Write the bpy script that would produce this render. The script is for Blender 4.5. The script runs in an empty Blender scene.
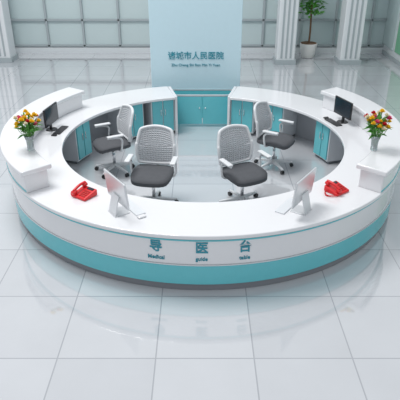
import bpy, bmesh, math, random
from mathutils import Vector, Matrix
random.seed(4)
S=bpy.context.scene
COL=S.collection
try:
    S.view_settings.view_transform='Standard'
except Exception: pass

# ---------------- materials ----------------
def mat(name,col,rough=.4,metal=0,spec=.5,trans=0,coat=0,noise=0):
    m=bpy.data.materials.new(name); m.use_nodes=True
    nt=m.node_tree; b=nt.nodes['Principled BSDF']
    b.inputs['Base Color'].default_value=(*col,1)
    b.inputs['Roughness'].default_value=rough
    b.inputs['Metallic'].default_value=metal
    b.inputs['Specular IOR Level'].default_value=spec
    b.inputs['Transmission Weight'].default_value=trans
    b.inputs['Coat Weight'].default_value=coat
    if noise:
        tc=nt.nodes.new('ShaderNodeTexCoord'); n=nt.nodes.new('ShaderNodeTexNoise')
        n.inputs['Scale'].default_value=12
        r=nt.nodes.new('ShaderNodeMixRGB'); r.inputs[1].default_value=(*[c*(1-noise) for c in col],1)
        r.inputs[2].default_value=(*[min(1,c*(1+noise)) for c in col],1)
        nt.links.new(tc.outputs['Object'],n.inputs['Vector']); nt.links.new(n.outputs['Fac'],r.inputs[0])
        nt.links.new(r.outputs[0],b.inputs['Base Color'])
    return m
M=dict(
 white=mat('gloss_white',(.74,.75,.77),.12,coat=.4,noise=.01),
 white2=mat('matte_white',(.68,.71,.74),.4),
 teal=mat('teal_laminate',(.13,.52,.58),.2,noise=.03),
 tealtxt=mat('teal_letters',(.03,.27,.35),.4),
 grey=mat('plinth_grey',(.20,.21,.23),.3),
 inner=mat('inner_grey',(.36,.38,.41),.5),
 silver=mat('silver',(.66,.68,.70),.28,.5),
 chrome=mat('chrome',(.75,.76,.78),.15,1),
 plastic=mat('chair_plastic',(.68,.70,.72),.4),
 meshf=mat('chair_mesh',(.52,.54,.565),.7),
 seat=mat('seat_fabric',(.085,.09,.10),.85,noise=.15),
 black=mat('black_plastic',(.02,.02,.022),.3),
 screen=mat('dark_screen',(.015,.02,.03),.12),
 red=mat('red_plastic',(.66,.015,.02),.3),
 signblue=mat('sign_panel',(.52,.69,.76),.35,noise=.02),
 column=mat('column_white',(.68,.71,.73),.35),
 wall=mat('wall_paint',(.62,.66,.68),.6,noise=.02),
 green=mat('green_panel',(.18,.45,.28),.4,noise=.05),
 glass=mat('tinted_glass',(.52,.62,.63),.1),
 frame=mat('window_frame',(.36,.41,.43),.4),
 leaf=mat('leaf',(.08,.30,.04),.5,noise=.4),
 stem=mat('stem',(.10,.28,.05),.6),
 trunk=mat('trunk',(.16,.09,.05),.8,noise=.3),
 pot=mat('pot',(.72,.72,.70),.4),
 vase=mat('vase_glass',(.80,.88,.90),.05,trans=.7),
 yellow=mat('petal_yellow',(.90,.62,.03),.6),
 pink=mat('petal_pink',(.80,.12,.25),.6),
 redp=mat('petal_red',(.65,.03,.04),.6),
 key=mat('phone_key',(.42,.02,.02),.5),
 cream=mat('petal_cream',(.85,.80,.62),.6),
)
def floor_mat():
    m=bpy.data.materials.new('floor_tiles'); m.use_nodes=True; nt=m.node_tree; b=nt.nodes['Principled BSDF']
    tc=nt.nodes.new('ShaderNodeTexCoord'); mp=nt.nodes.new('ShaderNodeMapping')
    mp.inputs['Location'].default_value=(.5,.3,0)
    br=nt.nodes.new('ShaderNodeTexBrick'); br.offset=0; br.squash=1
    br.inputs['Scale'].default_value=1; br.inputs['Brick Width'].default_value=1.0; br.inputs['Row Height'].default_value=1.0
    br.inputs['Mortar Size'].default_value=.008; br.inputs['Mortar Smooth'].default_value=.2; br.inputs['Bias'].default_value=0
    br.inputs['Color1'].default_value=(.55,.57,.60,1); br.inputs['Color2'].default_value=(.60,.62,.65,1)
    br.inputs['Mortar'].default_value=(.38,.40,.43,1)
    n=nt.nodes.new('ShaderNodeTexNoise'); n.inputs['Scale'].default_value=1.7; n.inputs['Detail'].default_value=6
    mx=nt.nodes.new('ShaderNodeMixRGB'); mx.blend_type='MULTIPLY'; mx.inputs[0].default_value=.12
    L=nt.links
    L.new(tc.outputs['Object'],mp.inputs[0]); L.new(mp.outputs[0],br.inputs['Vector']); L.new(tc.outputs['Object'],n.inputs['Vector'])
    L.new(br.outputs['Color'],mx.inputs[1]); L.new(n.outputs['Fac'],mx.inputs[2]); L.new(mx.outputs[0],b.inputs['Base Color'])
    b.inputs['Roughness'].default_value=.05; b.inputs['Specular IOR Level'].default_value=1.0
    b.inputs['Coat Weight'].default_value=1.0; b.inputs['Coat IOR'].default_value=1.8; b.inputs['Coat Roughness'].default_value=.03
    return m

# ---------------- helpers ----------------
def link(o,parent=None):
    COL.objects.link(o)
    if parent: o.parent=parent
    return o
def empty(name,loc=(0,0,0),rz=0,sc=1):
    e=bpy.data.objects.new(name,None); e.empty_display_size=.1
    e.location=loc; e.rotation_euler=(0,0,rz); e.scale=(sc,)*3
    COL.objects.link(e); return e
def obj(name,bm,m,parent=None,smooth=False,bev=0,seg=2,mats=None):
    me=bpy.data.meshes.new(name); bmesh.ops.recalc_face_normals(bm,faces=bm.faces[:]); bm.to_mesh(me); bm.free()
    for k in (mats or [m]): me.materials.append(k)
    if smooth:
        for p in me.polygons: p.use_smooth=True
    o=bpy.data.objects.new(name,me); link(o,parent)
    if bev:
        b=o.modifiers.new('bev','BEVEL'); b.width=bev; b.segments=seg; b.limit_method='ANGLE'; b.angle_limit=math.radians(40)
    return o
def box(name,size,loc,m,parent=None,bev=.004,rot=(0,0,0)):
    bm=bmesh.new(); bmesh.ops.create_cube(bm,size=1); bmesh.ops.scale(bm,vec=size,verts=bm.verts)
    o=obj(name,bm,m,parent,bev=bev); o.location=loc; o.rotation_euler=rot; return o
def cyl(name,r1,r2,h,loc,m,parent=None,rot=(0,0,0),seg=24,bev=0):
    bm=bmesh.new(); bmesh.ops.create_cone(bm,cap_ends=True,segments=seg,radius1=r1,radius2=r2,depth=h)
    o=obj(name,bm,m,parent,bev=bev); 
    for p in o.data.polygons: p.use_smooth=len(p.vertices)==4
    o.location=loc; o.rotation_euler=rot; return o
K=.94
def arc(name,r0,r1,z0,z1,a0,a1,m,parent,bev=.006,step=2):
    r0*=K; r1*=K
    bm=bmesh.new(); n=max(2,int(abs(a1-a0)/step)); rows=[]
    for i in range(n+1):
        a=math.radians(a0+(a1-a0)*i/n); c,s=math.cos(a),math.sin(a)
        rows.append([bm.verts.new((r*c,r*s,z)) for r,z in ((r0,z0),(r1,z0),(r1,z1),(r0,z1))])
    for i in range(n):
        for k in range(4):
            bm.faces.new((rows[i][k],rows[i][(k+1)%4],rows[i+1][(k+1)%4],rows[i+1][k]))
    bm.faces.new(rows[0]); bm.faces.new(rows[-1][::-1])
    o=obj(name,bm,m,parent,bev=bev,seg=3)
    for p in o.data.polygons: p.use_smooth=True
    try: o.data.set_sharp_from_angle(angle=math.radians(35))
    except Exception: pass
    return o
def tube(name,pts,r,m,parent=None,cyc=False,smooth=True):
    c=bpy.data.curves.new(name,'CURVE'); c.dimensions='3D'; c.bevel_depth=r; c.bevel_resolution=3; c.use_fill_caps=True
    s=c.splines.new('NURBS' if smooth else 'POLY'); s.points.add(len(pts)-1)
    for p,q in zip(s.points,pts): p.co=(*q,1)
    s.use_cyclic_u=cyc
    if smooth: s.order_u=3; s.use_endpoint_u=not cyc
    c.materials.append(m); o=bpy.data.objects.new(name,c); return link(o,parent)
def text(name,body,size,loc,rot,m,parent,bold=.0):
    c=bpy.data.curves.new(name,'FONT'); c.body=body; c.size=size; c.align_x='CENTER'; c.align_y='CENTER'; c.extrude=.004; c.offset=bold
    c.materials.append(m); o=bpy.data.objects.new(name,c); o.location=loc; o.rotation_euler=rot; return link(o,parent)

# ---------------- room ----------------
bm=bmesh.new(); bmesh.ops.create_cube(bm,size=1); bmesh.ops.scale(bm,vec=(26,26,.1),verts=bm.verts)
o=obj('floor',bm,floor_mat()); o.location=(0,1,-.05)

WY=9.5
wb=empty('wall_back')
box('upper',(17,.2,1.6),(-1.5,WY+.1,4.2),M['wall'],wb)
box('lower',(17,.2,.18),(-1.5,WY+.1,.09),M['wall'],wb)
wn=empty('window_1')
box('pane',(16.9,.03,3.22),(-1.5,WY+.1,1.79),M['glass'],wn,bev=0)
for i in range(15):
    box('mullion_%d'%i,(.07,.12,3.2),(-9.7+i*1.17,WY+.06,1.78),M['frame'],wn)
for k,z in enumerate((.24,1.05,3.3)):
    box('rail_%d'%k,(16.8,.10,.06),(-1.5,WY+.05,z),M['frame'],wn)
wr=empty('wall_right')
box('body',(.2,14,5),(6.1,4,2.5),M['wall'],wr)
for i in range(8):
    box('panel_%d'%i,(.03,1.5,2.0),(5.985,-2.6+i*1.7,1.3),M['green'] if i%2==0 else M['glass'],wr)
box('baseboard_right',(.03,14,.12),(5.985,4,.06),M['frame'],None)

def column(x,y,w=.6,stripes=True):
    e=empty('column',(x,y,0))
    box('shaft',(w,w,5),(0,0,2.5),M['column'],e,bev=.03)
    box('base',(w+.08,w+.08,.15),(0,0,.075),M['frame'],e)
    if stripes:
        for k in (-1,0,1):
            box('stripe_%d'%(k+1),(.05,.02,4.6),(k*w*.25,-w/2-.01,2.5),M['frame'],e,bev=0)
    return e
column(2.55,8.2,.55); column(4.5,8.2,.6)
column(-6.2,8.5)

# ---------------- sign wall ----------------
sg=empty('hospital_sign_wall',(-.14,3.12,0))
box('panel',(1.92,.14,3.6),(0,0,1.8),M['signblue'],sg,bev=.01)
box('base_band',(1.94,.16,.62),(0,0,.31),M['teal'],sg)
box('trim_line',(1.94,.165,.03),(0,0,.64),M['silver'],sg,bev=0)
text('name_letters','诸城市人民医院',.170,(0,-.075,1.37),(math.pi/2,0,0),M['tealtxt'],sg,.002)
text('subtitle_letters','Zhu Cheng Shi Ren Min Yi Yuan',.080,(0,-.075,1.18),(math.pi/2,0,0),M['tealtxt'],sg)

# ---------------- desk ----------------
CY=-.195; ZS=1.07; TZ=.75*ZS; RZ=1.055*ZS
D=empty('circular_reception_desk',(0,CY,0)); D.scale=(1,1,ZS)
A0,A1=104,436   # through 270 (front)
arc('counter_top',2.38,3.25,.70,.75,A0,A1,M['white'],D,bev=.012)
arc('fascia',3.12,3.21,.365,.70,A0,A1,M['white'],D)
arc('fascia_groove',3.12,3.222,.668,.684,A0,A1,M['teal'],D,bev=0)
arc('accent_strip',3.12,3.225,.355,.365,A0,A1,M['silver'],D,bev=0)
arc('teal_band',3.12,3.215,.10,.355,A0,A1,M['teal'],D)
arc('plinth',3.06,3.18,0,.10,A0,A1,M['grey'],D)
arc('inner_panel',3.04,3.12,0,.70,A0,A1,M['inner'],D)
ped=[(104,116),(120,132),(152,163),(196,206),(226,236),(424,436),(408,420),(377,388),(334,344),(304,314)]
for i,(a,b) in enumerate(ped):
    arc('pedestal_%d'%i,2.50,3.04,.05,.70,a,b,M['white2'],D)
    arc('pedestal_base_%d'%i,2.55,3.04,0,.05,a+.5,b-.5,M['grey'],D)
    mid=(a+b)/2
    g=.6
    arc('door_%d_a'%i,2.475,2.50,.08,.69,a+g,mid-.25,M['teal'],D,bev=.002)
    arc('door_%d_b'%i,2.475,2.50,.08,.69,mid+.25,b-g,M['teal'],D,bev=.002)
    for k,s in enumerate((-1,1)):
        am=math.radians(mid+s*1.1)
        cyl('handle_%d_%d'%(i,k),.008,.008,.12,(2.465*K*math.cos(am),2.465*K*math.sin(am),.45),M['chrome'],D,seg=8)
for k,(a,b) in enumerate(((102.8,104),(436,437.2))):
    arc('end_panel_%d'%k,2.42,3.22,.0,.75,a,b,M['white'],D)
arc('end_inlay_0',2.52,3.1,.08,.66,102.6,102.85,M['teal'],D,bev=0)
arc('end_inlay_1',2.52,3.1,.08,.66,437.15,437.4,M['teal'],D,bev=0)
for k,(a,b) in enumerate(((145,222),(318,395))):
    arc('raised_body_%d'%k,2.90,3.24,.75,.99,a+.8,b-.8,M['white'],D,bev=.01)
    arc('raised_top_%d'%k,2.84,3.29,.99,1.055,a,b,M['white'],D,bev=.016)
    arc('raised_line_%d'%k,2.93,3.246,.765,.785,a+.9,b-.9,M['teal'],D,bev=0)
for i,(x,c,s) in enumerate(((-.56,'导','Medical'),(-.03,'医','guide'),(.47,'台','table'))):
    R=3.214*K; a=math.asin(x/R)
    text('letter_%d'%i,c,.155,(x,-R*math.cos(a),.575),(math.pi/2,0,a),M['tealtxt'],D,.003)
    text('caption_%d'%i,s,.066,(x,-R*math.cos(a),.44),(math.pi/2,0,a),M['tealtxt'],D,.001)
# gate
G=empty('swing_gate',(-.0,2.49,0)); G.scale=(1,1,1.07)
for k,s in enumerate((-1,1)):
    box('leaf_%d'%k,(.54,.035,.56),(s*.28,0,.34),M['teal'],G)
    box('post_%d'%k,(.03,.05,.66),(s*.565,0,.33),M['white2'],G)
    cyl('knob_%d'%k,.012,.012,.05,(s*.06,-.03,.4),M['chrome'],G,rot=(math.pi/2,0,0),seg=12)
box('top_rail',(1.14,.04,.03),(0,0,.64),M['silver'],G)

# ---------------- chair ----------------
def chair(x,y,rz,sc=1.12):
    e=empty('office_chair',(x,y,0),rz,sc)
    for i in range(5):
        a=math.radians(90+72*i); c,s=math.cos(a),math.sin(a)
        bm=bmesh.new(); bmesh.ops.create_cube(bm,size=1)
        for v in bm.verts:
            t=v.co.x+.5
            w=.055*(1-t)+.03*t; h=.045*(1-t)+.022*t
            v.co=Vector((.02+t*.29,v.co.y*w,.105-t*.03+v.co.z*h))
        o=obj('leg_%d'%i,bm,M['plastic'],e,bev=.006); o.rotation_euler=(0,0,a)
        for k in (-1,1):
            cyl('caster_%d_%d'%(i,(k+1)//2),.029,.029,.018,(.30*c-k*.014*s,.30*s+k*.014*c,.029),M['black'],e,rot=(math.pi/2,0,a),seg=16)
        cyl('caster_stem_%d'%i,.010,.010,.035,(.295*c,.295*s,.058),M['black'],e,seg=10)
    cyl('hub',.045,.035,.08,(0,0,.10),M['plastic'],e)
    cyl('gas_lift',.022,.022,.28,(0,0,.27),M['chrome'],e)
    box('mechanism',(.18,.24,.045),(0,0,.405),M['black'],e,bev=.01)
    bm=bmesh.new(); bmesh.ops.create_cube(bm,size=1); bmesh.ops.subdivide_edges(bm,edges=bm.edges[:],cuts=7,use_grid_fill=True)
    for v in bm.verts:
        u,w=v.co.x*2,v.co.y*2
        n=(abs(u)**4+abs(w)**4)**.25
        mx=max(abs(u),abs(w))
        k=mx/n if n>1e-4 else 1
        X=u*k*.26; Y=w*k*.26
        z=v.co.z*.075
        z*= (1-.35*min(1,n)**6)
        z+= .012*abs(u)**2 - (.03*max(0,-w)**3)
        v.co=Vector((X,Y-.02,.465+z))
    obj('seat',bm,M['seat'],e,smooth=True)
    def bp(u,v):
        w=.225+.035*math.sin(v*math.pi)-.02*v
        X=u*w
        Y=.235+.09*v+.025*math.sin(v*math.pi*1.0)*-1 - .05*u*u
        Z=.52+.48*v-.03*u*u*(1 if v>.5 else -1)
        return (X,Y,Z)
    bm=bmesh.new(); nu,nv=14,18
    g=[[bm.verts.new(bp(-1+2*i/nu,j/nv)) for i in range(nu+1)] for j in range(nv+1)]
    for j in range(nv):
        for i in range(nu): bm.faces.new((g[j][i],g[j][i+1],g[j+1][i+1],g[j+1][i]))
    o=obj('mesh_back',bm,M['meshf'],e)
    wmod=o.modifiers.new('w','WIREFRAME'); wmod.thickness=.024; wmod.use_replace=True
    per=[bp(-1+2*i/8,0) for i in range(9)]+[bp(1,j/8) for j in range(1,9)]+[bp(1-2*i/8,1) for i in range(1,9)]+[bp(-1,1-j/8) for j in range(1,8)]
    tube('back_frame',per,.021,M['plastic'],e,cyc=True)
    tube('lumbar_bar',[(x_,y_+.02,z_) for x_,y_,z_ in [bp(-1+2*i/6,.28) for i in range(7)]],.014,M['plastic'],e)
    tube('spine',[(0,.10,.41),(0,.24,.41),(0,.31,.48),(0,.29,.62),(0,.30,.72)],.022,M['plastic'],e)
    for k,s in enumerate((-1,1)):
        tube('arm_%d'%k,[(s*.12,.03,.415),(s*.27,.03,.42),(s*.30,.04,.50),(s*.29,.06,.65),(s*.29,-.10,.672),(s*.285,-.17,.672)],.015,M['plastic'],e)
        box('arm_pad_%d'%k,(.07,.25,.025),(s*.29,-.05,.69),M['plastic'],e,bev=.011)
    return e
chair(-.76,-1.06,math.radians(-8),1.17)
chair(.60,-1.02,math.radians(28),1.17)
chair(-1.55,.22,math.radians(-62))
chair(1.26,.40,math.radians(58))

# ---------------- computers ----------------
def imac(x,y,z,rz):
    e=empty('desktop_computer',(x,y,z),rz,1.05)
    box('display',(.52,.024,.33),(0,0,.30),M['silver'],e,bev=.008,rot=(math.radians(6),0,0))
    box('screen',(.49,.004,.27),(0,.012,.322),M['screen'],e,bev=0,rot=(math.radians(6),0,0))
    box('stand_neck',(.17,.012,.24),(0,-.045,.125),M['silver'],e,rot=(math.radians(-14),0,0))
    box('stand_foot',(.19,.19,.010),(0,.01,.005),M['silver'],e,bev=.003)
    o=cyl('logo_disc',.025,.025,.003,(0,-.0145,.34),M['black'],e,rot=(math.radians(96),0,0))
    box('keyboard',(.40,.12,.014),(.0,.19,.007),M['white2'],e)
    box('mouse',(.06,.10,.022),(.25,.17,.011),M['white'],e,bev=.01)
imac(-1.04,-2.70,TZ,math.radians(-56))
imac(1.19,-2.66,TZ,math.radians(56))
def monitor(x,y,z,rz):
    e=empty('monitor',(x,y,z),rz)
    box('bezel',(.50,.03,.30),(0,0,.26),M['black'],e,bev=.006)
    box('screen',(.47,.004,.27),(0,.0155,.26),M['screen'],e,bev=0)
    box('neck',(.05,.03,.16),(0,-.03,.09),M['black'],e)
    cyl('foot',.10,.09,.012,(0,-.02,.006),M['black'],e)
    box('keyboard',(.38,.12,.018),(.02,.15,.009),M['black'],e)
    box('mouse',(.055,.09,.022),(.27,.14,.011),M['black'],e,bev=.01)
monitor(-2.53,.15,TZ,math.radians(-100))
monitor(2.42,.52,TZ,math.radians(110))

# ---------------- phones ----------------
def phone(x,y,z,rz):
    e=empty('telephone',(x,y,z),rz,1.15)
    bm=bmesh.new(); bmesh.ops.create_cube(bm,size=1)
    for v in bm.verts:
        h=.03 if v.co.y<0 else .075
        if v.co.z<0: v.co.z=0
        else: v.co.z=h
        v.co.x*=.21; v.co.y*=.20
    obj('base',bm,M['red'],e,bev=.012,seg=3)
    t=math.atan2(.045,.20)
    for s in (-1,1):
        o=box('earpiece_%d'%((s+1)//2),(.055,.055,.04),(-.068,s*.08,.078+s*.018),M['red'],e,bev=.014,rot=(t,0,0))
    tube('handset_bar',[(-.068,-.09,.08),(-.068,-.04,.105),(-.068,.04,.122),(-.068,.09,.118)],.016,M['red'],e)
    for i in range(3):
        for j in range(4):
            yy=-.065+j*.028; xx=.0+i*.032
            box('key_%d_%d'%(i,j),(.022,.018,.01),(xx,yy,.0525+yy*.225+.003),M['key'],e,bev=.002,rot=(t,0,0))
    box('display',(.09,.035,.006),(.032,.068,.071),M['screen'],e,rot=(t,0,0),bev=.001)
    pts=[]
    for i in range(90):
        u=i/89; a=i*1.4
        pts.append((-.11-.07*math.sin(u*math.pi)+.008*math.cos(a),-.09+.16*u,.012+.008*math.sin(a)+.0))
    tube('cord',pts,.003,M['red'],e)
phone(-1.53,-2.27,TZ,math.radians(-35))
phone(1.73,-2.14,TZ,math.radians(38))

# ---------------- flowers ----------------
def vase(x,y,z):
    e=empty('flower_vase',(x,y,z),0,1.12)
    prof=[(.035,0),(.045,.01),(.04,.06),(.045,.13),(.062,.19)]
    bm=bmesh.new(); n=20
    rings=[[bm.verts.new((r*math.cos(2*math.pi*i/n),r*math.sin(2*math.pi*i/n),h)) for i in range(n)] for r,h in prof+[(.056,.19),(.038,.12),(.034,.03)]]
    for a,b in zip(rings,rings[1:]):
        for i in range(n): bm.faces.new((a[i],a[(i+1)%n],b[(i+1)%n],b[i]))
    bm.faces.new(rings[0][::-1]); bm.faces.new(rings[-1])
    obj('vase',bm,M['vase'],e,smooth=True)
    heads=[]
    for i in range(24):
        a=i*2.4; r=.03+.12*math.sqrt(i/24); h=.50-1.1*r+random.uniform(-.05,.06)
        heads.append((r*math.cos(a),r*math.sin(a),h))
    for i,h in enumerate(heads):
        tube('stem_%d'%i,[(h[0]*.15,h[1]*.15,.03),(h[0]*.25,h[1]*.25,.18),(h[0]*.8,h[1]*.8,h[2]-.08),h],.003,M['stem'],e)
    groups={}
    for i,h in enumerate(heads):
        k=['yellow','pink','yellow','yellow','redp','cream'][i%6]
        bm=groups.setdefault(k,bmesh.new())
        R=random.uniform(.032,.045)
        for layer in range(3):
            for p in range(6):
                a=p*math.pi/3+layer*.5; el=.25+layer*.5
                d=Vector((math.cos(a)*math.cos(el),math.sin(a)*math.cos(el),math.sin(el)))
                sd=Vector((-math.sin(a),math.cos(a),0))*R*.5
                c=Vector(h); up=Vector((0,0,R*.12))
                vs=[bm.verts.new(q) for q in (c,c+d*R*.55+sd,c+d*R+up,c+d*R*.55-sd)]
                bm.faces.new(vs)
    for k,b_ in groups.items(): obj('petals_'+k,b_,M[k],e)
    bm=bmesh.new()
    for i in range(70):
        a=random.uniform(0,6.28); el=random.uniform(-.1,1.3); L=random.uniform(.08,.17)
        c=Vector((.03*math.cos(a),.03*math.sin(a),random.uniform(.2,.36)))
        d=Vector((math.cos(a)*math.cos(el),math.sin(a)*math.cos(el),math.sin(el)))
        sd=Vector((-math.sin(a),math.cos(a),0))*.018
        vs=[bm.verts.new(q) for q in (c,c+d*L*.5+sd+Vector((0,0,.01)),c+d*L-Vector((0,0,.015)),c+d*L*.5-sd+Vector((0,0,.01)))]
        bm.faces.new(vs)
    obj('leaves',bm,M['leaf'],e)
vase(-2.38,-1.52,RZ)
vase(2.34,-1.53,RZ)

# ---------------- plants ----------------
def plant(x,y,h=1.6):
    e=empty('potted_tree',(x,y,0))
    cyl('pot',.20,.28,.45,(0,0,.225),M['pot'],e,bev=.02)
    cyl('soil',.25,.25,.02,(0,0,.45),M['trunk'],e)
    tube('trunk',[(0,0,.4),(.03,.02,.7),(-.02,0,h*.7),(0,0,h)],.03,M['trunk'],e)
    bm=bmesh.new()
    for i in range(320):
        a=random.uniform(0,6.28); el=random.uniform(-.6,1.3); r=random.uniform(.05,.36)
        c=Vector((r*math.cos(a),r*math.sin(a),h*.72+random.uniform(-.3,.45)))
        d=Vector((math.cos(a)*math.cos(el),math.sin(a)*math.cos(el),math.sin(el)*.6))
        L=random.uniform(.12,.22); sd=Vector((-math.sin(a),math.cos(a),random.uniform(-.4,.4)))*.05
        vs=[bm.verts.new(q) for q in (c,c+d*L*.5+sd,c+d*L,c+d*L*.5-sd)]
        bm.faces.new(vs)
    obj('foliage',bm,M['leaf'],e)
plant(3.4,8.9,2.2)

# ---------------- lights ----------------
w=bpy.data.worlds.new('world'); S.world=w; w.use_nodes=True
w.node_tree.nodes['Background'].inputs[0].default_value=(.92,.955,1,1)
w.node_tree.nodes['Background'].inputs[1].default_value=.76
def area(loc,rot,sx,sy,p):
    l=bpy.data.lights.new('overhead_fill','AREA'); l.shape='RECTANGLE'; l.size=sx; l.size_y=sy; l.energy=p; l.color=(1,.985,.97)  # added area lamp for overall brightness and shading, not a ceiling fixture
    o=bpy.data.objects.new('overhead_fill',l); o.location=loc; o.rotation_euler=rot; COL.objects.link(o)
area((-4,0,12),(0,math.radians(-16),0),5,4.5,1150)

# ---------------- camera ----------------
c=bpy.data.cameras.new('camera'); c.sensor_width=36; c.lens=530/400*36
co=bpy.data.objects.new('camera',c); co.location=(-.05,-8.3,3.95); co.rotation_euler=(math.radians(90-28),0,0)
COL.objects.link(co); S.camera=co
